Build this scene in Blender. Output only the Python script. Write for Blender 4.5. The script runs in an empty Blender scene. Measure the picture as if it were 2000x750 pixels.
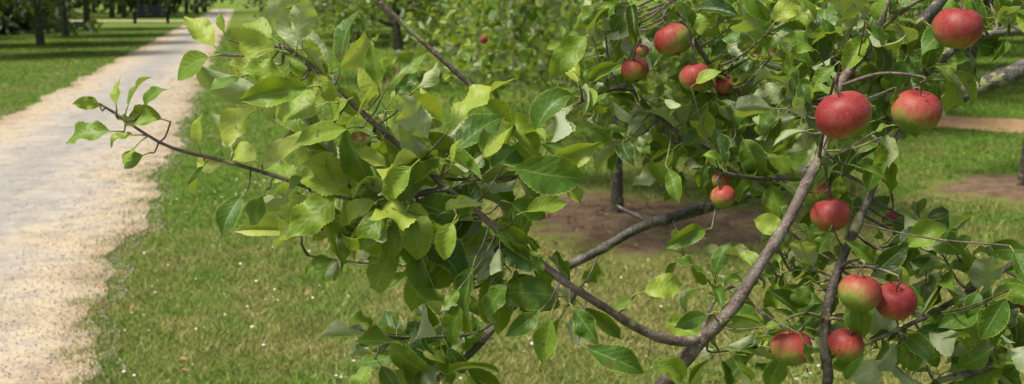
import bpy, math, random
import numpy as np
from mathutils import Vector, Matrix, Euler
rng=np.random.default_rng(7); random.seed(7)
R=random.uniform
H=1.6; PITCH=math.radians(11.2); F=1921.0
sp,cp=math.sin(PITCH),math.cos(PITCH)
def W(u,v,d):
    xc=(u-1000)/F; yc=(375-v)/F
    return Vector((xc*d, d*(cp+yc*sp), H+d*(-sp+yc*cp)))
scene=bpy.context.scene
# ---------------------------------------------------------------- builders
class Acc:
    def __init__(s): s.v=[];s.f=[];s.a=[];s.n=0
    def add(s,verts,faces,mat=0,attr=None):
        verts=np.asarray(verts,dtype=np.float32).reshape(-1,3); faces=np.asarray(faces,dtype=np.int32)
        if attr is None: attr=np.tile([0,0,.5,.5],(len(verts),1))
        attr=np.asarray(attr,dtype=np.float32)
        if attr.ndim==1: attr=np.tile(attr,(len(verts),1))
        s.v.append(verts); s.a.append(attr); s.f.append((faces+s.n,mat)); s.n+=len(verts)
    def mesh(s,name,mats,smooth=True):
        v=np.concatenate(s.v); a=np.concatenate(s.a)
        loops=np.concatenate([f.ravel() for f,m in s.f])
        tot=np.concatenate([np.full(len(f),f.shape[1]) for f,m in s.f]).astype(np.int32)
        mi=np.concatenate([np.full(len(f),m) for f,m in s.f]).astype(np.int32)
        st=np.concatenate([[0],np.cumsum(tot)[:-1]]).astype(np.int32)
        me=bpy.data.meshes.new(name)
        me.vertices.add(len(v)); me.vertices.foreach_set('co',v.ravel())
        me.loops.add(len(loops)); me.loops.foreach_set('vertex_index',loops.astype(np.int32))
        me.polygons.add(len(tot)); me.polygons.foreach_set('loop_start',st); me.polygons.foreach_set('loop_total',tot)
        me.polygons.foreach_set('material_index',mi)
        me.polygons.foreach_set('use_smooth',np.full(len(tot),smooth))
        at=me.attributes.new('la','FLOAT_COLOR','POINT'); at.data.foreach_set('color',a.ravel())
        for m in mats: me.materials.append(m)
        me.update(calc_edges=True); return me
    def obj(s,name,mats,smooth=True):
        o=bpy.data.objects.new(name,s.mesh(name,mats,smooth)); scene.collection.objects.link(o); return o

def tube(acc,pts,rad,sides=8,mat=0,tint=.5,bump=0.0):
    pts=np.array([tuple(p) for p in pts],dtype=float); n=len(pts)
    rad=np.array(rad,dtype=float)*np.ones(n)
    tan=np.gradient(pts,axis=0); tan/=np.linalg.norm(tan,axis=1)[:,None]+1e-9
    ref=np.array([0.13,0.21,.97]) if abs(tan[0][2])<.9 else np.array([1.,0.1,0])
    V=[];nx=np.cross(tan[0],ref); nx/=np.linalg.norm(nx)
    ang=np.linspace(0,2*np.pi,sides,endpoint=False)
    for i in range(n):
        nx=nx-tan[i]*np.dot(nx,tan[i]); nx/=np.linalg.norm(nx)+1e-9
        b=np.cross(tan[i],nx)
        r=rad[i]*(1+bump*rng.normal(size=sides)[:,None])
        V.append(pts[i]+r*(np.cos(ang)[:,None]*nx+np.sin(ang)[:,None]*b))
    V=np.concatenate(V)
    i=np.arange(n-1)[:,None]*sides; j=np.arange(sides)[None]; k=(j+1)%sides
    Fc=np.stack([i+j,i+k,i+sides+k,i+sides+j],-1).reshape(-1,4)
    acc.add(V,Fc,mat,[0,0,tint,R(0,1)])
    cap=np.arange(sides)+(n-1)*sides
    acc.add(V[cap],np.arange(sides)[None],mat,[0,0,tint,.5])

def smooth_path(P,step):
    P=[np.array(p,dtype=float) for p in P]
    P=[2*P[0]-P[1]]+P+[2*P[-1]-P[-2]]
    out=[]
    for i in range(1,len(P)-2):
        a,b,c,d=P[i-1:i+3]
        n=max(2,int(np.linalg.norm((c-b)[:3])/step))
        for k in range(n):
            t=k/n
            out.append(.5*((2*b)+(c-a)*t+(2*a-5*b+4*c-d)*t*t+(-a+3*b-3*c+d)*t**3))
    out.append(P[-2]); return np.array(out)
# ---------------------------------------------------------------- node helper
class NB:
    def __init__(s,name):
        s.m=bpy.data.materials.new(name); s.m.use_nodes=True; s.t=s.m.node_tree; s.t.nodes.clear()
        s.out=s.t.nodes.new('ShaderNodeOutputMaterial')
    def n(s,typ,ins=None,**kw):
        x=s.t.nodes.new('ShaderNode'+typ)
        for k,v in kw.items(): setattr(x,k,v)
        for k,v in (ins or {}).items():
            if isinstance(v,bpy.types.NodeSocket): s.t.links.new(v,x.inputs[k])
            else: x.inputs[k].default_value=v
        return x
    def math(s,op,a,b=0.0,c=None):
        d={0:a,1:b}
        if c is not None: d[2]=c
        return s.n('Math',d,operation=op).outputs[0]
    def mix(s,f,a,b,mode='MIX'):
        x=s.n('Mix',data_type='RGBA',blend_type=mode)
        for i,v in ((0,f),(6,a),(7,b)):
            if isinstance(v,bpy.types.NodeSocket): s.t.links.new(v,x.inputs[i])
            else: x.inputs[i].default_value=v if i==0 else (*v,1) if len(v)==3 else v
        return x.outputs[2]
    def ramp(s,f,st,interp='LINEAR'):
        x=s.n('ValToRGB',{0:f}); e=x.color_ramp.elements; x.color_ramp.interpolation=interp
        while len(e)<len(st): e.new(.5)
        for q,(p,c) in zip(e,st): q.position=p; q.color=(*c,1) if not isinstance(c,float) else (c,c,c,1)
        return x.outputs[0]
    def noise(s,vec,scale,detail=3,rough=.5):
        return s.n('TexNoise',{'Vector':vec,'Scale':scale,'Detail':detail,'Roughness':rough}).outputs[0]
    def pos(s): return s.n('NewGeometry').outputs['Position']
    def sh(s,a): s.t.links.new(a,s.out.inputs[0]); return s.m

def leaf_mat(name,simple=False,bright=1.0,trans=.3):
    b=NB(name); at=b.n('Attribute',attribute_name='la'); sep=b.n('SeparateColor',{0:at.outputs['Color']})
    s_,t_,ti=sep.outputs[0],sep.outputs[1],sep.outputs[2]
    g=b.n('NewGeometry'); P=g.outputs['Position']
    k=bright
    def c(r,gg,bb): return (r*k,gg*k,bb*k)
    n1=b.noise(P,9 if simple else 45,3)
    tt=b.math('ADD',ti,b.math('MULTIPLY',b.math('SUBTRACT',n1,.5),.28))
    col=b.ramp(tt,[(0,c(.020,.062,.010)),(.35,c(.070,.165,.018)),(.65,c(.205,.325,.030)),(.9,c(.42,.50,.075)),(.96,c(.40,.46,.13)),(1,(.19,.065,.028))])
    if not simple:
        v=b.math('FRACT',b.math('SUBTRACT',b.math('MULTIPLY',t_,7.0),b.math('MULTIPLY',s_,2.2)))
        vein=b.math('MULTIPLY',b.math('LESS_THAN',b.math('ABSOLUTE',b.math('SUBTRACT',v,.5)),.045),.15)
        mid=b.math('MULTIPLY',b.math('LESS_THAN',s_,.06),.5)
        vm=b.math('MAXIMUM',vein,mid)
        col=b.mix(vm,col,c(.32,.40,.12))
        edge=b.math('MULTIPLY',b.math('GREATER_THAN',s_,.94),.55)
        col=b.mix(edge,col,c(.50,.54,.12))
        sp_=b.noise(P,55,2,.6)
        sp2=b.noise(P,6,2,.5)
        blot=b.math('MULTIPLY',b.math('GREATER_THAN',b.math('ADD',sp_,b.math('MULTIPLY',sp2,.45)),.92),.75)
        col=b.mix(blot,col,(.13,.07,.025))
    under=b.mix(.7,col,c(.48,.54,.34))
    colf=b.mix(g.outputs['Backfacing'],col,under)
    bs=b.n('BsdfPrincipled',{'Base Color':colf,'Roughness':.46 if not simple else .55,'Specular IOR Level':.38})
    if not simple:
        hgt=b.math('ADD',b.math('MULTIPLY',b.math('ABSOLUTE',b.math('SUBTRACT',v,.5)),.5),b.math('MULTIPLY',b.noise(P,170,3),1.3))
        bp=b.n('Bump',{'Height':hgt,'Strength':.6,'Distance':.0015}); b.t.links.new(bp.outputs[0],bs.inputs['Normal'])
    tc=b.mix(.6,col,c(.44,.54,.02))
    tr=b.n('BsdfTranslucent',{'Color':tc})
    mx=b.n('MixShader',{0:trans,1:bs.outputs[0],2:tr.outputs[0]})
    return b.sh(mx.outputs[0])
def bark_mat(name,dark=1.0):
    b=NB(name); at=b.n('Attribute',attribute_name='la'); ti=b.n('SeparateColor',{0:at.outputs['Color']}).outputs[2]
    P=b.pos(); n1=b.noise(P,60,4,.65); n2=b.noise(P,18,3)
    n1=b.ramp(n1,[(.3,0.0),(.7,1.0)])
    old=b.mix(n1,(.016*dark,.014*dark,.011*dark),(.11*dark,.10*dark,.08*dark))
    yng=b.mix(n1,(.05,.030,.022),(.23,.165,.13))
    col=b.mix(ti,old,yng)
    grey=b.math('MULTIPLY',b.ramp(b.noise(P,34,3,.6),[(.5,0.0),(.62,1.0)]),.45)
    col=b.mix(grey,col,(.24*dark,.225*dark,.19*dark))
    lich=b.math('MULTIPLY',b.math('GREATER_THAN',b.math('ADD',n2,b.math('MULTIPLY',n1,.18)),.69),.75)
    col=b.mix(lich,col,(.27,.28,.11))
    dots=b.n('TexVoronoi',{'Vector':P,'Scale':210.}).outputs['Distance']
    col=b.mix(b.math('MULTIPLY',b.math('LESS_THAN',dots,.22),.5),col,(.36,.31,.23))
    bs=b.n('BsdfPrincipled',{'Base Color':col,'Roughness':.55})
    bp=b.n('Bump',{'Height':b.noise(P,130,4,.7),'Strength':.8,'Distance':.004}); b.t.links.new(bp.outputs[0],bs.inputs['Normal'])
    return b.sh(bs.outputs[0])
M_leaf=leaf_mat('leaf_material',False,1.0,.34); M_leafbg=leaf_mat('orchard_leaf_material',True,1.05,.36); M_leafdk=leaf_mat('shaded_woodland_leaf_material',True,.6,.25)  # woodland leaves dimmed: canopy shade painted into their colour
M_bark=bark_mat('bark_material'); M_barkbg=bark_mat('orchard_bark_material',.6)

def grass_patch_factor(b,P):
    n=b.noise(P,.6,4,.6); n2=b.noise(P,2.6,4,.65)
    x=b.n('SeparateXYZ',{0:P})
    # drier and more worn around the nearest young tree
    dv=b.n('VectorMath',{0:P,1:(1.0,5.9,0.)},operation='DISTANCE').outputs['Value']
    dry=b.n('MapRange',{0:dv,1:1.0,2:4.2,3:.15,4:-.02}).outputs[0]
    s=b.math('ADD',b.math('ADD',b.math('MULTIPLY',n,.5),b.math('MULTIPLY',n2,.5)),dry)
    return b.ramp(s,[(.46,0.0),(.64,1.0)]),n2
def grass_mat():
    b=NB('grass_material'); at=b.n('Attribute',attribute_name='la'); ti=b.n('SeparateColor',{0:at.outputs['Color']}).outputs[2]
    P=b.pos(); f,n2=grass_patch_factor(b,P)
    green=b.ramp(ti,[(0,(.045,.12,.012)),(.5,(.165,.315,.032)),(.85,(.31,.44,.07)),(1,(.50,.47,.23))])
    lush=b.ramp(ti,[(0,(.03,.10,.012)),(.5,(.10,.25,.025)),(1,(.28,.42,.08))])
    green=b.mix(b.ramp(b.noise(P,4.5,4,.65),[(.42,.7),(.6,0.0)]),green,lush)
    straw=b.ramp(ti,[(0,(.13,.14,.03)),(.5,(.35,.34,.09)),(1,(.62,.52,.27))])
    col=b.mix(b.math('MULTIPLY',f,.8),green,straw)
    d=b.n('BsdfPrincipled',{'Base Color':col,'Roughness':.6,'Specular IOR Level':.2}); tr=b.n('BsdfTranslucent',{'Color':col})
    return b.sh(b.n('MixShader',{0:.3,1:d.outputs[0],2:tr.outputs[0]}).outputs[0])
def ground_mat():
    b=NB('ground_material'); P=b.pos(); f,n2=grass_patch_factor(b,P)
    fine=b.ramp(b.noise(P,38,4,.75),[(.3,0.0),(.7,1.0)])
    g=b.mix(fine,(.05,.10,.012),(.21,.34,.04)); s=b.mix(fine,(.14,.13,.04),(.40,.35,.15))
    col=b.mix(b.math('MULTIPLY',f,.8),g,s)
    bs=b.n('BsdfPrincipled',{'Base Color':col,'Roughness':.9,'Specular IOR Level':.1})
    bp=b.n('Bump',{'Height':fine,'Strength':.8,'Distance':.03}); b.t.links.new(bp.outputs[0],bs.inputs['Normal'])
    return b.sh(bs.outputs[0])
def path_mat():
    b=NB('gravel_material'); P=b.pos(); at=b.n('Attribute',attribute_name='la'); s_=b.n('SeparateColor',{0:at.outputs['Color']}).outputs[0]
    big=b.noise(P,1.3,5,.7); fine=b.noise(P,55,3,.7); vor=b.n('TexVoronoi',{'Vector':P,'Scale':75.}).outputs['Color']
    vg=b.n('SeparateColor',{0:vor}).outputs[0]
    e=b.math('ADD',s_,b.math('MULTIPLY',b.math('SUBTRACT',big,.5),1.4))
    base=b.ramp(e,[(.10,(.31,.295,.27)),(.4,(.42,.38,.31)),(.75,(.50,.40,.255)),(1.0,(.38,.27,.155))])
    col=b.mix(b.math('MULTIPLY',vg,.3),base,(.72,.67,.57)); col=b.mix(b.math('MULTIPLY',b.ramp(fine,[(.5,0.0),(.72,1.0)]),.55),col,(.16,.13,.095))
    col=b.mix(b.ramp(b.noise(P,5,4,.7),[(.44,0.0),(.74,.8)]),col,(.22,.20,.165))
    bs=b.n('BsdfPrincipled',{'Base Color':col,'Roughness':.9,'Specular IOR Level':.15})
    bp=b.n('Bump',{'Height':b.math('ADD',vg,fine),'Strength':.5,'Distance':.007}); b.t.links.new(bp.outputs[0],bs.inputs['Normal'])
    return b.sh(bs.outputs[0])
def dirt_mat(name,a,c,mossy=False):
    b=NB(name); P=b.pos(); n=b.noise(P,7,5,.7); f=b.noise(P,60,3,.7)
    col=b.mix(b.ramp(n,[(.35,0.0),(.65,1.0)]),a,c); col=b.mix(b.ramp(f,[(.5,0.0),(.7,.7)]),col,(.42,.31,.21))
    if mossy:
        at=b.n('Attribute',attribute_name='la'); e=b.n('SeparateColor',{0:at.outputs['Color']}).outputs[0]
        m=b.math('ADD',b.math('MULTIPLY',e,.5),b.math('MULTIPLY',b.noise(P,3.5,5,.75),1.0))
        col=b.mix(b.ramp(m,[(.70,0.0),(.92,.8)]),col,(.20,.24,.05))
    bs=b.n('BsdfPrincipled',{'Base Color':col,'Roughness':.95,'Specular IOR Level':.1})
    bp=b.n('Bump',{'Height':b.math('ADD',n,f),'Strength':.9,'Distance':.03}); b.t.links.new(bp.outputs[0],bs.inputs['Normal'])
    return b.sh(bs.outputs[0])
def flat_mat(name,c,rough=.7,var=.25,scale=40,spec=.4):
    b=NB(name); n=b.noise(b.pos(),scale,3)
    col=b.mix(n,tuple(x*(1-var) for x in c),tuple(min(1,x*(1+var)) for x in c))
    return b.sh(b.n('BsdfPrincipled',{'Base Color':col,'Roughness':rough,'Specular IOR Level':spec}).outputs[0])
M_grass=grass_mat(); M_ground=ground_mat(); M_path=path_mat()
M_dirt=dirt_mat('bare_soil_material',(.11,.068,.042),(.28,.19,.125),True); M_sand=dirt_mat('sandy_path_material',(.46,.28,.14),(.60,.40,.22))
M_farapple=flat_mat('orchard_apple_material',(.30,.07,.035),.5,.5,9)
# ---------------------------------------------------------------- ground
a=Acc(); S=700
g=np.linspace(-S,S,15); X,Y=np.meshgrid(g,g); n=15
idx=np.arange(n*n).reshape(n,n)
a.add(np.stack([X.ravel(),Y.ravel(),np.zeros(n*n)],1),np.stack([idx[:-1,:-1],idx[:-1,1:],idx[1:,1:],idx[1:,:-1]],-1).reshape(-1,4))
a.obj('ground',[M_ground],False)
def wob(t,s=0): return .06*np.sin(t*1.9+s)+.045*np.sin(t*4.7+1+s*2)+.03*np.sin(t*11.3+2*s)
def xr(y): return -0.82-.271*y+wob(y)
def xl(y): return -3.2-.275*y+wob(y,5)
ys=np.concatenate([np.arange(-6,30,.12),np.arange(30,135,1.)])
a=Acc(); cols=9; V=[];A=[]
for y in ys:
    for k in range(cols):
        t=k/(cols-1); V.append((xl(y)*(1-t)+xr(y)*t,y,.004+.015*math.sin(math.pi*t))); A.append((abs(2*t-1),0,.5,.5))
idx=np.arange(len(ys)*cols).reshape(-1,cols)
a.add(V,np.stack([idx[:-1,:-1],idx[:-1,1:],idx[1:,1:],idx[1:,:-1]],-1).reshape(-1,4),0,A)
a.obj('gravel_path',[M_path])
def ribbon(name,pts,w,mat,z=.008):
    p=smooth_path([(x,y,z) for x,y in pts],.25); a=Acc(); t=np.gradient(p,axis=0); t/=np.linalg.norm(t,axis=1)[:,None]
    nn=np.stack([-t[:,1],t[:,0],0*t[:,0]],1); k=np.arange(len(p))*.25
    ww=(w/2+wob(k))*np.minimum(1,.15+k/2.)
    L=p+nn*ww[:,None]; Rr=p-nn*(ww+wob(k,3))[:,None]; m=len(p)
    i=np.arange(m-1); a.add(np.concatenate([L,Rr]),np.stack([i+m,i+m+1,i+1,i],-1),0,[.7,0,.5,.5]); return a.obj(name,[mat],False)
ribbon('sandy_footpath',[(4.,13.7),(6.2,12.5),(9,10.9),(14,8.2),(22,4)],1.5,M_sand)
ribbon('crossing_path',[(-19.0,67),(-30,68),(-45,70),(-75,74)],3.2,M_path,.03)
ribbon('crossing_path.001',[(-20.,72),(-8,76),(10,79),(40,85)],2.2,M_path,.03)
dirts=[(.95,7.0,1.08),(4.25,8.2,.68),(3.3,12.7,.55),(-2.1,18.8,.6),(.9,23,.7)]
def dirt_r(cx,cy,r,th): return r*(1+.13*np.sin(2*th+cx*3)+.10*np.sin(3*th+cx)+.08*np.sin(7*th+cy)+.06*np.sin(13*th+cx*5)+.05*np.sin(23*th+cy))
for (cx,cy,r) in dirts:
    a=Acc(); M_=120; th=np.linspace(0,2*np.pi,M_,endpoint=False)
    rr=dirt_r(cx,cy,r,th)
    V=[(cx,cy,.035)]+[(cx+q*math.cos(t)*f_,cy+q*math.sin(t)*f_,z) for f_,z in ((.35,.03),(.7,.018),(1.08,.004)) for t,q in zip(th,rr)]
    A=[(0,0,.5,.5)]+[(e,0,.5,.5) for e in (.1,.45,1.) for _ in th]
    i=np.arange(M_); j=(i+1)%M_
    a.add(V,np.stack([i*0,1+i,1+j],-1),0,A)
    for q in (0,1): a.f.append((np.stack([1+q*M_+i,1+(q+1)*M_+i,1+(q+1)*M_+j,1+q*M_+j],-1).astype(np.int32),0))
    a.obj('bare_soil_patch',[M_dirt])
# ---------------------------------------------------------------- grass blades
def keep_grass(x,y):
    nz=.09*np.sin(x*9+y*3)+.08*np.sin(y*13-x*5)+rng.normal(size=len(x))*.09
    dr=x-xr(y); dl=xl(y)-x
    ok=(np.maximum(dr,dl)+nz>-.02)
    for cx,cy,r in dirts:
        d=np.hypot(x-cx,y-cy); rr=dirt_r(cx,cy,r,np.arctan2(y-cy,x-cx)); ok&=(rng.random(len(x))<np.clip((d/rr-.72+nz*1.5)/.45,.04,1)**1.5)
    dd=np.abs((y-12.5)+(x-6.2)*.56)*.87
    ok&=~((dd+nz<.62)&(x>4.3+nz*4))
    return ok
N=580000
y=np.exp(rng.uniform(math.log(2.6),math.log(48),N)); x=rng.uniform(-1,1,N)*(.66*y+.9)
k=keep_grass(x,y); x,y=x[k],y[k]; N=len(x)
clump=.5+.5*np.sin(x*7.3+2*np.sin(y*5.1))*np.sin(y*8.7+2*np.sin(x*4.3))
c2=np.sin(x*19+3*np.sin(y*11))*np.sin(y*23+3*np.sin(x*13))
h=(.012+.017*rng.random(N)+.014*clump)*(1+y/60); w=.0016*(1+y/5.5)
th=rng.uniform(0,2*np.pi,N); dx=np.cos(th)*w; dy=np.sin(th)*w; ln=rng.normal(size=(N,2))*h[:,None]*.75
V=np.empty((N,3,3)); V[:,0]=np.stack([x-dx,y-dy,0*x],1); V[:,1]=np.stack([x+dx,y+dy,0*x],1); V[:,2]=np.stack([x+ln[:,0],y+ln[:,1],h],1)
ti=np.clip(rng.normal(.45,.28,N)+.15*c2-.10*(clump-.5),0,1); at=np.zeros((N,3,4)); at[:,:,2]=ti[:,None]
a=Acc(); a.add(V.reshape(-1,3),np.arange(N*3).reshape(-1,3),0,at.reshape(-1,4)); a.obj('grass',[M_grass],False)
# daisies
M_white=flat_mat('daisy_petal_material',(.82,.82,.78),.6,.1); M_yel=flat_mat('daisy_centre_material',(.7,.5,.06))
a=Acc(); cnt=0
cl=[(rng.uniform(-3,1.5),rng.uniform(3.3,9)) for _ in range(30)]
while cnt<520:
    if R(0,1)<.55:
        c_=random.choice(cl); x0=random.gauss(c_[0],.35); y0=random.gauss(c_[1],.4)
    else: x0=R(-4,3);y0=R(3.2,11)
    if x0<xr(y0)+.12 or y0<2.8: continue
    if math.hypot(x0-.95,y0-7)<1.1: continue
    cnt+=1; r=R(.005,.0095); z=R(.03,.045); tl=R(-.4,.4); t=np.linspace(0,2*np.pi,16,endpoint=False); rr=r*(1-.3*(np.arange(16)%2))
    V=np.stack([x0+rr*np.cos(t),y0+rr*np.sin(t),z+rr*np.sin(t)*tl+.002],1)
    a.add(np.concatenate([[[x0,y0,z]],V]),[(0,1+i,1+(i+1)%16) for i in range(16)],0)
    V2=np.stack([x0+.3*r*np.cos(t),y0+.3*r*np.sin(t),z+.003+0*t],1)
    a.add(np.concatenate([[[x0,y0,z+.0055]],V2]),[(0,1+i,1+(i+1)%16) for i in range(16)],1)
a.obj('daisies',[M_white,M_yel])
# pebbles on the path
b=NB('pebble_material'); at_=b.n('Attribute',attribute_name='la'); ti_=b.n('SeparateColor',{0:at_.outputs['Color']}).outputs[2]
M_peb=b.sh(b.n('BsdfPrincipled',{'Base Color':b.ramp(ti_,[(0,(.20,.15,.10)),(.4,(.40,.335,.24)),(.8,(.54,.48,.38)),(1,(.70,.66,.57))]),'Roughness':.85}).outputs[0])
N=22000; y=np.exp(rng.uniform(math.log(3),math.log(22),N)); t=rng.random(N); t=np.where(rng.random(N)<.35,t,1-.28*t**2)
x=xl(y)*(1-t)+(xr(y)+.1)*t; k=(x>-.62*y-.8); x,y,t=x[k],y[k],t[k]; N=len(x)
s=(.0018+.003*rng.random(N)**2)*(1+y/14); base=np.array([(1,0,0),(0,1,0),(-1,0,0),(0,-1,0),(0,0,.8),(0,0,-.5)])
V=base[None]*s[:,None,None]*rng.uniform(.6,1.3,(N,6,1)); ca,sa=np.cos(t*99),np.sin(t*99)
V=np.stack([V[...,0]*ca[:,None]-V[...,1]*sa[:,None],V[...,0]*sa[:,None]+V[...,1]*ca[:,None],V[...,2]],-1)
V+=np.stack([x,y,.006+.015*np.sin(np.pi*np.clip(t,0,1))],1)[:,None]
fb=np.array([(0,1,4),(1,2,4),(2,3,4),(3,0,4),(1,0,5),(2,1,5),(3,2,5),(0,3,5)])
at=np.zeros((N,6,4)); at[:,:,2]=rng.random(N)[:,None]
a=Acc(); a.add(V.reshape(-1,3),(fb[None]+np.arange(N)[:,None,None]*6).reshape(-1,3),0,at.reshape(-1,4)); a.obj('pebbles',[M_peb])

# ---------------------------------------------------------------- simple leaf swarm (vectorised)
def swarm(acc,C,L,tint,mat,up=.8,droop=.4):
    n=len(C); d=rng.normal(size=(n,3)); d[:,2]-=droop; d/=np.linalg.norm(d,axis=1)[:,None]
    nr=rng.normal(size=(n,3))*.7; nr[:,2]+=up; nr-=d*np.sum(nr*d,1)[:,None]; nr/=np.linalg.norm(nr,axis=1)[:,None]+1e-9
    sd=np.cross(d,nr); L=L*rng.uniform(.7,1.25,n)[:,None]; wd=L*.27; up_=L*.07
    V=np.stack([C,C+d*L*.38+sd*wd+nr*up_,C+d*L*.75+sd*wd*.72+nr*up_,C+d*L-nr*L*.08,C+d*L*.75-sd*wd*.72+nr*up_,C+d*L*.38-sd*wd+nr*up_],1)
    i=np.arange(n)[:,None,None]*6
    f=np.array([(0,1,2,3),(0,3,4,5)])[None]+i
    at=np.zeros((n,6,4)); at[:,:,2]=np.clip(tint,0,.93)[:,None]
    acc.add(V.reshape(-1,3),f.reshape(-1,4),mat,at.reshape(-1,4))
def ball(acc,c,r,mat):
    ph=np.linspace(0,np.pi,7); th=np.linspace(0,2*np.pi,10,endpoint=False); P_,T_=np.meshgrid(ph,th,indexing='ij')
    V=np.stack([np.sin(P_)*np.cos(T_),np.sin(P_)*np.sin(T_),np.cos(P_)*.88-.2*np.exp(-(np.sin(P_)/.35)**2)*(np.cos(P_)>0)],-1).reshape(-1,3)*r+c
    i=np.arange(6)[:,None]*10; j=np.arange(10)[None]; k=(j+1)%10
    acc.add(V,np.stack([i+j,i+10+j,i+10+k,i+k],-1).reshape(-1,4),mat)
def tree_mesh(name,seed,nleaf,L,tr,cr,zb,zt,nclump,low=.0,dark=0.0,fruit=0,lm=None):
    global rng
    rng=np.random.default_rng(seed); random.seed(seed); a=Acc()
    fork=zb*R(.75,1.0)
    tp=smooth_path([(0,0,-.1),(R(-.03,.03),R(-.03,.03),fork*.5),(R(-.08,.08),R(-.08,.08),fork),(R(-.15,.15),R(-.15,.15),(zb+zt)/2),(0,0,zt*.85)],.15)
    rr=np.interp(tp[:,2],[-.1,.1,fork,zt],[tr*1.35,tr,tr*.85,tr*.15]); tube(a,tp,rr,10,0,.1,.05)
    prim=[]
    for i in range(9):
        th=i*2.4+R(-.3,.3); h=R(.1,.75); st=tp[int(np.argmin(abs(tp[:,2]-(fork+(zt-fork)*h*.45))))]
        e=np.array([math.cos(th)*cr*R(.6,.85),math.sin(th)*cr*R(.6,.85),zb+(zt-zb)*h+R(-.2,.1)])
        m=st*.5+e*.5+np.array([0,0,R(.1,.35)]); q=smooth_path([st,m,e],.15)
        tube(a,q,np.linspace(tr*.42,tr*.12,len(q)),7,0,.15,.06); prim.append(q)
    prim=np.concatenate(prim+[tp[len(tp)//2:]])
    C=[];T=[]
    for i in range(nclump):
        h=rng.random()**.9; th=R(0,6.283); prof=math.sqrt(max(.05,1-((h-.32)/.72)**2)); k=rng.random()**.45
        c=np.array([math.cos(th)*cr*prof*k,math.sin(th)*cr*prof*k,zb+(zt-zb)*h-low*k*(1-h)*R(0,1)])
        j=prim[np.argmin(np.linalg.norm(prim-c,axis=1))]
        q=smooth_path([j,(j+c)/2+np.array([0,0,.08]),c,c+np.array([math.cos(th)*.15,math.sin(th)*.15,-.1])],.1)
        tube(a,q,np.linspace(tr*.12,tr*.03,len(q)),5,0,.2)
        m=int(nleaf/nclump*R(.5,1.5)); sg=R(.16,.34)*cr/2
        C.append(c+rng.normal(size=(m,3))*np.array([sg,sg,sg*.65])); T.append(rng.normal(R(.30,.72)-dark,.15,m))
        if fruit and R(0,1)<fruit:
            for q_ in range(random.choice([1,2,3])): ball(a,c+rng.normal(size=3)*.12+np.array([0,0,-.12]),R(.026,.033),2)
    swarm(a,np.concatenate(C),L,np.concatenate(T),1)
    return a.mesh(name,[M_barkbg,lm or M_leafbg,M_farapple],True)
meshes={'n1':tree_mesh('apple_tree_mesh_a',11,11000,.085,.05,1.7,1.2,3.0,75,.45,-.04,.2),
 'n1b':tree_mesh('apple_tree_mesh_s',17,6000,.08,.04,1.0,1.45,2.8,45,.2),
 'n2':tree_mesh('apple_tree_mesh_b',12,14000,.095,.10,2.2,1.05,4.0,95,.5,0,.15),
 'n3':tree_mesh('apple_tree_mesh_c',13,12000,.10,.10,2.3,1.3,4.5,80,.5,.05,.15),
 'f1':tree_mesh('apple_tree_mesh_d',14,9000,.15,.12,2.7,1.35,5.2,80,.4,.15),
 'd1':tree_mesh('dark_tree_mesh_a',15,13000,.17,.15,2.7,1.75,7,100,.25,.34,0,M_leafdk),
 'd2':tree_mesh('dark_tree_mesh_b',16,13000,.17,.16,2.9,1.8,7.5,100,.25,.36,0,M_leafdk)}  # left-hand trees: lowered leaf tint paints in the shade of the crowns
rng=np.random.default_rng(21); random.seed(21)
master=bpy.data.objects.new('apple_tree',None); scene.collection.objects.link(master)
def put(k,x,y,s=1.,name='apple_tree',rot=None):
    o=bpy.data.objects.new(name,meshes[k]); scene.collection.objects.link(o); o.location=(x,y,0); o.scale=(s,s,s*R(.95,1.05)); o.rotation_euler=(0,0,R(0,6.28) if rot is None else rot); return o
put('n1',.79,7.15,.95,rot=1.0); put('n1b',4.32,8.2,.95,rot=4.0); put('n2',3.35,12.8,.95); put('n2',-2.1,18.9,1.05); put('n3',.95,23.2); put('n3',-5.4,33)
put('n2',1.0,13.4,.8,rot=2.2); put('n1',1.75,10.8,1.0,rot=3.3)
put('n3',7.6,16.5); put('n2',1.9,17.2,.95); put('n3',5.2,21.5);put('n2',10.2,22);put('n3',-1.6,28.5);put('n2',-6.6,39.5,1.05)
put('f1',3.3,29);put('f1',8.2,28);put('f1',13,28.5);put('n3',13.5,18);put('n2',6.9,19.,.95);put('n2',4.9,16.,.9)
for r_ in range(7):
    for c_ in range(8):
        yy=35+r_*6.5+R(-1,1); xx=-.27*yy+5+c_*6.2+R(-1.2,1.2)
        if xx>.6*yy+3: continue
        put('f1' if (r_+c_)%2 else 'n3',xx,yy,R(.95,1.2))
for (x_,y_) in [(-14.3,27),(-15.9,33.5),(-18.4,41),(-21.3,50),(-20.5,31),(-23.5,37),(-27,44),(-31,52),(-36,60),(-20,24),(-35,50),(-30,38),(-36,72),(-29.5,80),(-40,66),(-25,33),(-24,29)]:
    put('d1' if R(0,1)<.5 else 'd2',x_,y_,R(.9,1.05),'broadleaf_tree')
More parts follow.
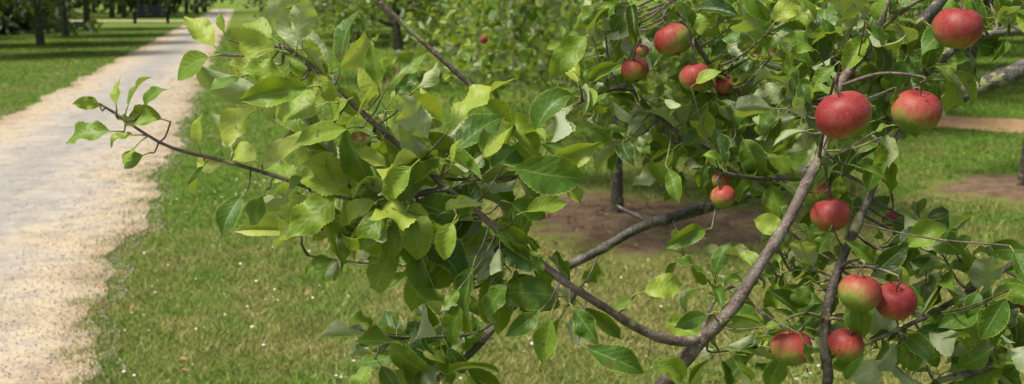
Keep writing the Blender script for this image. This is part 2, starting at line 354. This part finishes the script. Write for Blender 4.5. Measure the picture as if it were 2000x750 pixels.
# distant mass
a=Acc(); C=[];T=[]
for i in range(250):
    th=math.radians(R(-54,48)); rd=R(82,125); cx,cy=math.sin(th)*rd,math.cos(th)*rd; ht=R(7,13); cr=R(3,5); base=R(.0,.8)
    if abs(cx-(-.72-.27*cy-1.2))<2.5 and cy<105: continue
    tube(a,[(cx,cy,-.2),(cx+.1,cy,ht*.35),(cx+.2,cy,ht*.7)],[.22,.16,.06],6,0,.1)
    m=430; ph=rng.normal(size=(m,3)); ph/=np.linalg.norm(ph,axis=1)[:,None]; ph*=(rng.random(m)**.4)[:,None]
    c=np.stack([cx+ph[:,0]*cr,cy+ph[:,1]*cr,base+(ht-base)*(ph[:,2]*.5+.5)],1); C.append(c)
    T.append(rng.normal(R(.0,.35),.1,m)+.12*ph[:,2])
for i in range(130):   # shrubs under the left-hand wood
    cy=R(42,80); cx=-.46*cy-R(1,22)
    if 55<cy<72 and cx>-31: continue
    m=350; C.append(np.stack([cx+rng.normal(size=m)*1.5,cy+rng.normal(size=m)*1.5,np.abs(rng.normal(size=m))*1.0+.1],1)); T.append(rng.normal(.03,.06,m))
swarm(a,np.concatenate(C),.7,np.concatenate(T),1)
a.obj('distant_trees',[M_barkbg,M_leafdk])
# ---------------------------------------------------------------- park bench
M_bench=flat_mat('bench_wood_material',(.018,.022,.024),.9,.25,40,.05)
def box(acc,c,s,rx=0):
    q=np.array([(i,j,k) for i in (-.5,.5) for j in (-.5,.5) for k in (-.5,.5)])*np.array(s)
    if rx: q=np.stack([q[:,0],q[:,1]*math.cos(rx)-q[:,2]*math.sin(rx),q[:,1]*math.sin(rx)+q[:,2]*math.cos(rx)],1)
    acc.add(q+np.array(c),[(0,1,3,2),(4,6,7,5),(0,4,5,1),(2,3,7,6),(0,2,6,4),(1,5,7,3)])
bench=bpy.data.objects.new('park_bench',None); scene.collection.objects.link(bench)
def part(name,fn):
    a=Acc(); fn(a); o=a.obj(name,[M_bench],False); o.parent=bench
    bv=o.modifiers.new('b','BEVEL'); bv.width=.006; return o
part('seat',lambda a:[box(a,(0,-.17+k*.11,.46),(1.95,.095,.06)) for k in range(4)]+[box(a,(0,-.2,.38),(1.68,.05,.09))])
part('backrest',lambda a:[box(a,(0,.27+k*.03,.57+k*.125),(1.62,.04,.11),-.2) for k in range(4)])
part('leg_1',lambda a:[box(a,(-.88,-.2,.21),(.1,.1,.42)),box(a,(-.88,-.2,.56),(.09,.09,.14)),box(a,(-.88,.29,.48),(.1,.1,1.0),-.1),box(a,(-.88,.0,.665),(.12,.44,.06)),box(a,(-.88,.03,.37),(.06,.34,.08))])
part('leg_2',lambda a:[box(a,(.88,-.2,.21),(.1,.1,.42)),box(a,(.88,-.2,.56),(.09,.09,.14)),box(a,(.88,.29,.48),(.1,.1,1.0),-.1),box(a,(.88,.0,.665),(.12,.44,.06)),box(a,(.88,.03,.37),(.06,.34,.08))])
bench.location=(-22.4,62.,0); bench.rotation_euler=(0,0,.2); bench.scale=(1.1,1.1,1.08)
# ---------------------------------------------------------------- foreground apple tree
wood=Acc(); fol=Acc(); SAMP=[]
def limb(pts,r0,r1,tint=.6,reg=True,sides=10,jit=.0015):
    q=smooth_path([(*W(u,v,d),u,v,d) for u,v,d in pts],.012); n=len(q)
    s=np.linspace(0,1,n); rad=r0+(r1-r0)*s
    off=np.stack([np.sin(s*n*.21+i*2+r0*900)+.6*np.sin(s*n*.47+i) for i in range(3)],1)*jit
    q[:,:3]+=off*np.sin(np.pi*np.clip(s*4,0,.5))[:,None]
    knots=1+.14*(np.sin(np.arange(n)*.9)>.93)+.05*np.sin(np.arange(n)*.35)+.2*(rng.random(n)<.06)
    tube(wood,q[:,:3],rad*knots,sides,0,tint,.04)
    if reg: SAMP.append(q)
    return q
def limb3(P,r0,r1,tint=.1):
    q=smooth_path(P,.03); tube(wood,q,np.linspace(r0,r1,len(q)),14,0,tint,.04)
# trunk (stands just right of the view)
TX,TY=1.62,1.95
limb3([(TX+.02,TY+.05,-.1),(TX,TY,.25),(TX-.03,TY,.6),(TX+.02,TY+.03,1.0),(TX+.06,TY+.1,1.5),(TX,TY+.15,2.3)],.085,.035)
A_end=W(2050,115,1.75)
limb3([(TX+.02,TY+.03,1.25),(TX-.2,TY-.03,1.42),tuple(A_end)],.03,.0175)
A=limb([(2050,115,1.75),(1960,152,1.72),(1850,198,1.7),(1740,258,1.7),(1640,315,1.7),(1560,348,1.7),(1480,378,1.68),(1380,403,1.66),(1270,438,1.64),(1180,485,1.62),(1100,525,1.6),(1045,560,1.58),(985,610,1.56),(930,680,1.55),(885,720,1.54),(820,760,1.54)],.0165,.0045,.05)
limb3([(TX-.02,TY,.45),(TX-.5,TY-.3,.62),tuple(W(1400,900,1.3)),tuple(W(1285,790,1.27)),tuple(W(1318,727,1.26))],.026,.0095,.5)
B=limb([(1318,727,1.26),(1368,664,1.25),(1440,592,1.24),(1497,505,1.24),(1550,410,1.25),(1598,310,1.27),(1612,255,1.3),(1640,170,1.33),(1700,90,1.36),(1730,20,1.38),(1750,-60,1.4)],.0088,.0042,.7)
C=limb([(1385,655,1.25),(1340,668,1.24),(1270,650,1.22),(1200,612,1.2),(1110,558,1.18),(1060,518,1.18),(960,438,1.16),(870,366,1.15),(790,290,1.13),(700,215,1.12),(640,165,1.1),(590,115,1.09),(555,90,1.08)],.0062,.0022,.9)
limb3([(TX-.02,TY,.6),(TX-.4,TY-.35,.72),tuple(W(1640,900,1.38)),tuple(W(1612,800,1.37)),tuple(W(1618,735,1.36))],.022,.0072,.3)
D=limb([(1618,735,1.36),(1608,640,1.35),(1625,560,1.35),(1660,470,1.36),(1705,370,1.37),(1745,285,1.38),(1768,215,1.39),(1800,150,1.42),(1850,110,1.45)],.007,.004,.35)
E=limb([(880,368,1.15),(790,385,1.16),(680,386,1.17),(600,366,1.17),(530,340,1.17),(440,312,1.16),(335,290,1.15),(270,255,1.14),(225,222,1.14),(195,203,1.13)],.0036,.0015,.85)
Fb=limb([(1090,345,1.35),(1010,262,1.3),(960,208,1.28),(900,150,1.27),(825,80,1.26),(745,8,1.25),(720,-30,1.25)],.0038,.0028,.85)
G=limb([(1045,575,1.5),(960,552,1.48),(870,528,1.45),(760,513,1.42),(655,508,1.4),(600,500,1.38)],.0035,.0014,.6)
Hh=limb([(1480,330,1.6),(1380,290,1.52),(1310,250,1.5),(1270,215,1.5),(1220,172,1.48),(1120,208,1.48)],.005,.002,.5)
I1=limb([(1480,330,1.6),(1440,220,1.55),(1380,120,1.5),(1330,40,1.48),(1300,-30,1.48)],.005,.003,.5)
I2=limb([(1768,80,1.42),(1800,40,1.4),(1850,-15,1.4)],.0085,.0075,.05)
I2b=limb([(1745,285,1.38),(1735,200,1.39),(1745,130,1.41),(1768,80,1.42)],.0055,.0075,.1)
I3=limb([(2060,40,1.45),(2000,58,1.45),(1930,68,1.45),(1850,112,1.45),(1790,150,1.46)],.0095,.003,.1)
J=limb([(2060,470,1.45),(1950,530,1.42),(1880,575,1.4),(1815,612,1.38),(1740,655,1.37),(1650,690,1.36)],.0055,.002,.35)
J2=limb([(2060,655,1.4),(1960,700,1.4),(1900,725,1.4),(1830,745,1.4)],.0065,.005,.3)
K=limb([(1270,436,1.64),(1230,415,1.66),(1205,400,1.68)],.005,.002,.2)
L1=limb([(1050,345,1.3),(960,350,1.24),(885,352,1.18),(840,340,1.16)],.003,.002,.7)
O1=limb([(1545,345,1.68),(1500,350,1.5),(1440,345,1.42),(1410,340,1.4)],.006,.0025,.3)
Q1=limb([(1360,668,1.25),(1420,560,1.5),(1470,600,1.55),(1530,640,1.4),(1590,660,1.36)],.003,.002,.6)
P1=limb([(900,560,1.2),(830,500,1.25),(770,460,1.28),(700,420,1.3)],.003,.0015,.7)
P2=limb([(1062,520,1.18),(1000,470,1.17),(900,560,1.2)],.003,.003,.7,False)
S2=limb([(985,612,1.56),(930,650,1.5),(850,660,1.46),(760,655,1.42),(700,640,1.4)],.003,.0013,.6)
SS=np.concatenate(SAMP)
# --- leaf
NT,cols=34,7
tv=np.linspace(0,1,NT+1); sv=np.linspace(-1,1,cols)
prof=np.sin(np.pi*tv**.84)**.95; prof[-1]=0; prof[0]=.02; prof*=np.where(tv>.74,1-.55*(tv-.74)/.26,1)
idx=np.arange((NT+1)*cols).reshape(NT+1,cols)
LF=np.stack([idx[:-1,:-1],idx[:-1,1:],idx[1:,1:],idx[1:,:-1]],-1).reshape(-1,4)
def leaf(base,d,nrm,L,wr=.27,tint=.5,fold=None,droop=None,pet=None,wave=None,curl=None):
    d=np.array(d,float); d/=np.linalg.norm(d); nrm=np.array(nrm,float); nrm-=d*np.dot(nrm,d); nrm/=np.linalg.norm(nrm)+1e-9
    sd=np.cross(d,nrm); base=np.array(base,float)
    pet=R(.012,.024) if pet is None else pet
    fold=(R(.08,.55) if R(0,1)<.72 else R(.6,1.1)) if fold is None else fold; droop=R(.1,1.8) if droop is None else droop
    wave=R(.08,.34) if wave is None else wave; curl=R(-.7,1.1) if curl is None else curl
    p1=base+d*pet*.9+nrm*pet*.15
    tube(fol,[base,base+d*pet*.5+nrm*pet*.15,p1],[.0011,.0008,.0008],4,0,.78)
    th=-droop*(tv-.25)*(tv+.35)*1.2; dl=L/NT
    cy=np.concatenate([[0],np.cumsum(np.cos(th[:-1])*dl)]); cz=np.concatenate([[0],np.cumsum(np.sin(th[:-1])*dl)])
    w=prof*L*wr; teeth=1+.10*(np.arange(NT+1)%2)*(tv>.08)
    s=sv[None]; wt=w[:,None]*np.where(abs(s)>.99,teeth[:,None],1)
    ang=fold+curl*abs(s)*.5
    xx=s*wt*np.cos(ang); zz=abs(s)*wt*np.sin(ang)
    ph,fr=R(0,6.28),R(1.2,2.8); side=np.where(s>0,ph,ph+R(.5,3))
    zz=zz+wave*wt*np.sin(6.283*fr*tv[:,None]+side)*s*s+.02*wt*np.sin(6.283*7*tv[:,None]-abs(s)*2.5)*abs(s)
    tw=R(-.9,.9)*tv[:,None]; xr_=xx*np.cos(tw)-zz*np.sin(tw); zr=xx*np.sin(tw)+zz*np.cos(tw)
    bx=R(-.18,.18)*L*tv[:,None]**2
    nx=-np.sin(th)[:,None]; ny=np.cos(th)[:,None]
    lx=xr_+bx; ly=cy[:,None]+zr*nx; lz=cz[:,None]+zr*ny
    V=p1+lx[...,None]*sd+ly[...,None]*d+lz[...,None]*nrm
    at=np.zeros((NT+1,cols,4)); at[...,0]=abs(s); at[...,1]=tv[:,None]; at[...,2]=tint; at[...,3]=R(0,1)
    fol.add(V.reshape(-1,3),LF,0,at.reshape(-1,4))
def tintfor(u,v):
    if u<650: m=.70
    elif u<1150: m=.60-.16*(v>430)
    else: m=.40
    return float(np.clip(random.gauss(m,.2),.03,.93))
def rv(s): return np.array([random.gauss(0,s) for _ in range(3)])
LIGHTN=np.array([-.15,-.62,.72])
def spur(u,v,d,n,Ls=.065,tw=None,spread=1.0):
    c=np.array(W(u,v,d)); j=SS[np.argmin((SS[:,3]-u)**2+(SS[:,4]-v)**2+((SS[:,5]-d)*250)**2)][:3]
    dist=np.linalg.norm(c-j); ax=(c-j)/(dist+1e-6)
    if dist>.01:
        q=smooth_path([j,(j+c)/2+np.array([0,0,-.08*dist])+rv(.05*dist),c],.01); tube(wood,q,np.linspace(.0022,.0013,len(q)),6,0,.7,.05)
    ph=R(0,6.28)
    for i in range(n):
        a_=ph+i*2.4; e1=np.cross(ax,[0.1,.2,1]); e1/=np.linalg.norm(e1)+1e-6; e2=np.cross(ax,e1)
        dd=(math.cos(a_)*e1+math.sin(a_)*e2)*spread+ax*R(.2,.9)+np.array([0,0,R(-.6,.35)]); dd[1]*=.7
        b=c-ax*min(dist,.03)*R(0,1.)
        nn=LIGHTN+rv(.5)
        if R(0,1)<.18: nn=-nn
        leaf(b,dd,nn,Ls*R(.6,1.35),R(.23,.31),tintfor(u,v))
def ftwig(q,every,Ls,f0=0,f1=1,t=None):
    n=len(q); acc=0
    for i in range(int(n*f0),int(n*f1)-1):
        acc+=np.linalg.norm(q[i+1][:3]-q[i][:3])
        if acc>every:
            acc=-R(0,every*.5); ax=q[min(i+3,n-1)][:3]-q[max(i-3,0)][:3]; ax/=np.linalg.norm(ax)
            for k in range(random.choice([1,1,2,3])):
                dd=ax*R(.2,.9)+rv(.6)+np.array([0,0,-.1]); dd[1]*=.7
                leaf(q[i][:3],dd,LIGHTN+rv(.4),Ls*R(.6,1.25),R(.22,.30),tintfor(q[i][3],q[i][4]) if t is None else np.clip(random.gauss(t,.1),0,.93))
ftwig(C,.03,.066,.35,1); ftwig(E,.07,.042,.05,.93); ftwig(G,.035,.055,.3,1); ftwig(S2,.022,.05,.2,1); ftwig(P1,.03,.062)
ftwig(Hh,.03,.055,.3,1); ftwig(I1,.03,.055,.2,1); ftwig(D,.07,.05); ftwig(B,.035,.06,.6,1); ftwig(I3,.04,.055,.2,1); ftwig(J,.04,.055); ftwig(J2,.03,.06);ftwig(I2,.03,.055);ftwig(I2b,.03,.055)
ftwig(A,.05,.055,.15,.4); ftwig(A,.035,.05,.86,1); ftwig(Q1,.05,.055); ftwig(O1,.03,.05)
REG=[(560,160,100,60,3,1.1),(700,240,110,80,3,1.13),(800,340,140,70,5,1.15),(720,430,110,60,4,1.22),(900,410,110,80,6,1.17),(960,500,80,70,5,1.18),(850,240,80,70,2,1.15),
(850,690,90,50,8,1.48),(760,690,50,40,2,1.46),(900,590,70,60,4,1.45),(1000,330,60,50,3,1.2),(620,400,60,60,2,1.3),(640,290,60,50,2,1.2),(1060,270,40,50,2,1.32),
(1200,60,100,55,8,1.48),(1160,150,60,50,4,1.48),(1230,260,80,40,5,1.5),(1400,70,110,70,9,1.5),(1430,200,60,60,6,1.5),(1430,290,70,50,8,1.5),(1330,300,60,50,4,1.5),
(1560,90,80,80,10,1.38),(1690,70,100,70,10,1.38),(1555,220,35,80,5,1.38),(1720,190,50,60,4,1.42),(1950,25,60,30,5,1.45),(1880,120,40,40,3,1.5),(1800,120,40,40,3,1.42),
(1400,510,80,40,2,1.45),(1540,570,80,70,7,1.42),(1640,350,60,60,5,1.42),(1780,470,60,50,5,1.4),(1720,520,60,40,4,1.38),(1550,480,50,60,4,1.45),
(1530,690,60,40,4,1.4),(1740,680,100,40,6,1.4),(1850,710,80,35,5,1.42),(1950,600,50,70,6,1.4),(1890,510,60,40,1,1.42),(1080,620,50,40,1,1.2),(1440,650,60,50,3,1.42)]
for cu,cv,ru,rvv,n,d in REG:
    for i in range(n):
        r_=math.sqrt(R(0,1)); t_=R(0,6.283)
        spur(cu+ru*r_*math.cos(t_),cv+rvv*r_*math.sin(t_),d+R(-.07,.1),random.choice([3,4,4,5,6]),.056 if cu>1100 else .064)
# individually observed leaves: base -> tip
HL=[(238,257,118,280,1.13,.55),(205,210,142,198,1.12,.85),(228,215,228,150,1.13,.8),(245,222,288,142,1.15,.5),(333,238,248,226,1.13,.6),(278,213,316,170,1.14,.5),(292,298,240,334,1.14,.5),
(405,312,376,386,1.15,.4),(392,300,386,220,1.15,.8),(455,300,420,220,1.16,.95),(512,322,440,296,1.15,.85),(428,107,337,152,1.08,.62),(432,105,358,38,1.08,.85),(442,75,425,5,1.08,.75),(480,148,408,186,1.1,.5),
(545,85,468,45,1.07,.75),(578,98,592,-10,1.07,.95),(600,112,548,12,1.07,.95),(560,102,420,82,1.07,.75),(662,145,690,8,1.1,.35),(578,157,466,145,1.08,.65),(622,168,475,218,1.07,.5),(660,200,520,232,1.07,.75),
(742,185,735,85,1.1,.6),(745,190,822,98,1.13,.5),(805,180,868,128,1.1,.95),(870,262,1000,152,1.12,.74),(845,290,790,175,1.1,.95),(700,248,583,300,1.08,.72),(765,335,688,300,1.1,.8),(820,312,745,392,1.07,.6),
(935,320,1006,255,1.12,.76),(985,322,1136,386,1.1,.36),(750,388,668,440,1.1,.68),(800,400,755,502,1.09,.42),(765,400,695,480,1.1,.4),(892,420,852,506,1.07,.7),(1010,420,1110,408,1.13,.65),(980,392,1066,432,1.14,.5),
(1032,478,1060,540,1.14,.4),(930,500,905,612,1.12,.38),(1000,540,945,622,1.12,.4),(845,500,800,612,1.13,.55),(1060,602,998,668,1.15,.4),(1080,602,1065,712,1.13,.5),(1112,592,1172,670,1.14,.35),(1128,672,1252,752,1.12,.3),
(1240,575,1342,568,1.18,.8),(1240,575,1204,612,1.18,.6),(1168,500,1150,562,1.2,.5),(482,372,424,455,1.15,.3),(520,370,482,440,1.15,.35),(605,352,560,368,1.15,.5),(735,265,685,282,1.08,.995),(900,560,870,600,1.1,.5),
(1155,60,1073,152,1.45,.55),(1182,112,1150,176,1.45,.4),(1390,446,1300,482,1.4,.4),(1272,250,1250,302,1.45,.95),(1382,200,1372,278,1.42,.6),(1300,322,1332,392,1.45,.45),(1382,310,1370,372,1.4,.15),
(1600,105,1530,80,1.28,.5),(1870,62,1793,100,1.3,.4),(1700,262,1755,248,1.2,.5),(1722,268,1712,330,1.22,.45),(1640,190,1580,180,1.2,.45),(1810,525,1848,520,1.33,.5),(1715,520,1650,488,1.3,.4),(1975,565,1912,662,1.2,.25),(1972,480,2010,560,1.15,.3),
(1930,590,1940,682,1.25,.25),(1920,560,1884,622,1.3,.3),(1392,612,1320,642,1.22,.35),(1562,652,1580,745,1.22,.2),(1485,640,1545,642,1.3,.65),(1625,440,1600,500,1.3,.4),(1265,700,1345,752,1.2,.7),(1690,40,1735,100,1.28,.3),(1640,120,1585,172,1.25,.4),(1750,170,1745,210,1.25,.4),
(1290,190,1330,215,1.42,.95),(1350,170,1410,140,1.36,.7),(1250,205,1235,165,1.42,.6),(1180,1,1130,50,1.45,.6),(690,190,640,240,1.06,.7),(880,330,905,270,1.1,.7),(960,330,940,250,1.12,.7)]
for u0,v0,u1,v1,d,t in HL:
    p=np.array(W(u0,v0,d)); q=np.array(W(u1,v1,d+R(-.03,.03))); L=np.linalg.norm(q-p); dd=q-p
    nn=np.array([-.1,-.75,.6])+rv(.25)
    if t>.94 and t<.99: nn=-nn
    pet=min(.014,L*.2)
    j=SS[np.argmin(np.linalg.norm(SS[:,:3]-p,axis=1))][:3]
    if np.linalg.norm(j-p)>.006: tube(wood,smooth_path([j,(j+p)/2+np.array([0,0,-.006]),p],.01),.0011,5,0,.75)
    dr=R(.2,1.0); up=np.array([0,0,.12*L]) if abs(dd[0])>abs(dd[2]) else 0
    leaf(p,dd+up,nn,(L-pet)*1.08,R(.23,.29) if L<.075 else R(.21,.27),1.0 if t>.99 else np.clip(t+R(-.06,.06),0,.9),droop=dr,pet=pet,curl=R(-.3,.6),fold=R(.1,.5))
br=wood.obj('branches',[M_bark]); fo=fol.obj('foliage',[M_leaf])
master.location=(TX,TY,0)
for o in (br,fo): o.parent=master; o.matrix_parent_inverse=Matrix.Translation((-TX,-TY,0))
# ---------------------------------------------------------------- apples
def apple_mat():
    b=NB('apple_skin_material'); oi=b.n('ObjectInfo'); tc=b.n('TexCoord').outputs['Object']
    sx=b.n('SeparateXYZ',{0:tc}); off=b.n('VectorMath',{0:tc,1:b.n('CombineXYZ',{0:b.math('MULTIPLY',oi.outputs['Random'],9.)}).outputs[0]},operation='ADD').outputs[0]
    n1=b.noise(off,30,4,.6)
    st=b.n('VectorMath',{0:off,1:(210.,210.,24.)},operation='MULTIPLY').outputs[0]; n2=b.noise(st,1,4,.65)
    z=b.n('MapRange',{0:sx.outputs[2],1:-.022,2:.016,3:-.30,4:.24}).outputs[0]
    z=b.math('ADD',z,b.math('MULTIPLY',sx.outputs[0],6.0))
    f=b.math('ADD',b.math('ADD',b.math('MULTIPLY',n1,.8),b.math('MULTIPLY',n2,.55)),z)
    f=b.math('ADD',f,b.math('MULTIPLY',b.math('SUBTRACT',oi.outputs['Random'],.5),.18))
    col=b.ramp(f,[(.40,(.14,.22,.025)),(.53,(.25,.25,.045)),(.65,(.32,.13,.045)),(.80,(.33,.05,.035)),(1,(.25,.018,.022))])
    d=b.n('TexVoronoi',{'Vector':off,'Scale':420.}).outputs['Distance']
    col=b.mix(b.math('MULTIPLY',b.math('LESS_THAN',d,.2),.35),col,(.50,.34,.18))
    sc=b.n('TexVoronoi',{'Vector':off,'Scale':50.}).outputs['Distance']
    col=b.mix(b.math('MULTIPLY',b.math('LESS_THAN',b.math('ADD',sc,b.math('MULTIPLY',n2,.12)),.17),.85),col,(.05,.03,.02))
    bloom=b.math('MULTIPLY',b.ramp(b.noise(off,60,3,.6),[(.4,0.0),(.8,1.0)]),.2)
    col=b.mix(bloom,col,(.42,.30,.20))
    bs=b.n('BsdfPrincipled',{'Base Color':col,'Roughness':.52,'Specular IOR Level':.3,'Subsurface Weight':.05,'Subsurface Radius':(.01,.004,.002),'Subsurface Scale':.3})
    bp=b.n('Bump',{'Height':b.noise(off,90,2),'Strength':.15,'Distance':.002}); b.t.links.new(bp.outputs[0],bs.inputs['Normal'])
    return b.sh(bs.outputs[0])
M_apple=apple_mat(); M_stem=flat_mat('apple_stem_material',(.13,.09,.04)); M_cal=flat_mat('apple_calyx_material',(.10,.08,.04))
AP=[(1648,225,107,1.14),(1790,217,94,1.26),(1870,55,94,1.24),(1313,78,72,1.4),(1240,137,54,1.46),(1358,150,64,1.4),(1255,100,26,1.42),(1415,167,40,1.5),(1595,378,63,1.42),(1622,420,74,1.33),
(1408,352,37,1.45),(1411,384,49,1.4),(1678,572,84,1.28),(1748,588,80,1.3),(1545,680,80,1.3),(1653,674,68,1.33),(2008,592,50,1.4),(1652,150,36,1.4),(1740,428,36,1.5),(855,415,42,1.35),(1445,195,34,1.55)]
for (u,v,dm,d) in AP:
    r=dm/2*d/F*1.0; a=Acc(); nt,nphi=40,28
    ph=np.linspace(0.0001,np.pi-.0001,nphi); th=np.linspace(0,2*np.pi,nt,endpoint=False)
    P_,T_=np.meshgrid(ph,th,indexing='ij'); s_=np.sin(P_); c_=np.cos(P_)
    k1,k2,k3=R(-.05,.05),R(-.025,.025),R(0,6)
    rad=s_*(1+.03*np.cos(5*T_+k3)*np.clip(-c_+.2,0,1)+k1*np.cos(T_)+k2*np.cos(2*T_))*(1+.05*c_)
    z=.9*c_-.30*np.exp(-(s_/.30)**2)*(c_>0)+.20*np.exp(-(s_/.26)**2)*(c_<0)
    V=np.stack([rad*np.cos(T_),rad*np.sin(T_),z],-1).reshape(-1,3)*r
    i=np.arange(nphi-1)[:,None]*nt; j=np.arange(nt)[None]; kk=(j+1)%nt
    a.add(V,np.stack([i+j,i+nt+j,i+nt+kk,i+kk],-1).reshape(-1,4),0)
    tube(a,smooth_path([(0,0,.5*r),(.02*r,0,.85*r),(R(-.2,.2)*r,R(-.1,.1)*r,1.3*r)],r*.1),[.0013]*1,6,1)
    for q in range(5):
        t=q*1.257; cx,cy=math.cos(t),math.sin(t)
        a.add([(cx*.05*r-cy*.05*r,cy*.05*r+cx*.05*r,-.7*r),(cx*.05*r+cy*.05*r,cy*.05*r-cx*.05*r,-.7*r),(cx*.2*r,cy*.2*r,-.96*r),(cx*.13*r,cy*.13*r,-.82*r)],[(0,1,3),(1,2,3),(0,3,2)],2)
    o=a.obj('apple',[M_apple,M_stem,M_cal]); o.location=W(u,v,d)
    tx,ty=R(-.2,.35),R(-.4,.4); o.rotation_euler=(tx,ty,R(0,6.28))
    tip=np.array(o.location)+np.array(Euler(o.rotation_euler).to_matrix()@Vector((0,0,1.28*r)))
    jj=SS[np.argmin(np.linalg.norm(SS[:,:3]-tip,axis=1))][:3]
    a2=Acc(); dist=np.linalg.norm(jj-tip)
    q=smooth_path([jj,(jj+tip)/2+np.array([0,0,.12*dist]),tip+np.array([0,0,.006]),tip],.01); tube(a2,q,np.linspace(.0028,.0015,len(q)),7,0,.6,.06)
    t=a2.obj('fruit_spur',[M_bark]); t.parent=master; t.matrix_parent_inverse=Matrix.Translation((-TX,-TY,0))
# fallen leaves
a=Acc(); C=[]
for i in range(200):
    yy=math.exp(R(math.log(3.2),math.log(14))); xx=R(-.5*yy,.55*yy)
    if xx<xr(yy)-.1: continue
    C.append((xx,yy,R(.015,.03)))
C+= [(random.gauss(.95,.6),random.gauss(7,.6),.04) for _ in range(220)]
C=np.array(C); swarm(a,C,.036,np.full(len(C),.9),0,2.5,0)
M_dead=flat_mat('dead_leaf_material',(.30,.17,.085),.8,.6,6); a.obj('fallen_leaves',[M_dead])
# ---------------------------------------------------------------- light
w=bpy.data.worlds.new('World'); scene.world=w; w.use_nodes=True; nt_=w.node_tree
sky=nt_.nodes.new('ShaderNodeTexSky'); sky.sky_type='NISHITA'; sky.sun_disc=False; sky.dust_density=5.0; sky.air_density=.7
sd=Vector((-.42,-.22,.88)).normalized(); sky.sun_elevation=math.asin(sd.z); sky.sun_rotation=math.atan2(sd.x,sd.y)
bg=nt_.nodes['Background']; bg.inputs[1].default_value=.15; nt_.links.new(sky.outputs[0],bg.inputs[0])
l=bpy.data.lights.new('sun','SUN'); l.energy=4.2; l.angle=math.radians(10); l.color=(1,.95,.84); lo=bpy.data.objects.new('sun',l); scene.collection.objects.link(lo)
lo.rotation_euler=(-sd).to_track_quat('-Z','Y').to_euler()
cam=bpy.data.cameras.new('camera'); co=bpy.data.objects.new('camera',cam); scene.collection.objects.link(co); scene.camera=co
cam.sensor_width=36; cam.lens=36*F/2000; cam.clip_end=2000; cam.clip_start=.05; co.location=(0,0,H); co.rotation_euler=(math.pi/2-PITCH,0,0)
cam.dof.use_dof=True; cam.dof.focus_distance=1.22; cam.dof.aperture_fstop=9
scene.view_settings.view_transform='Standard'
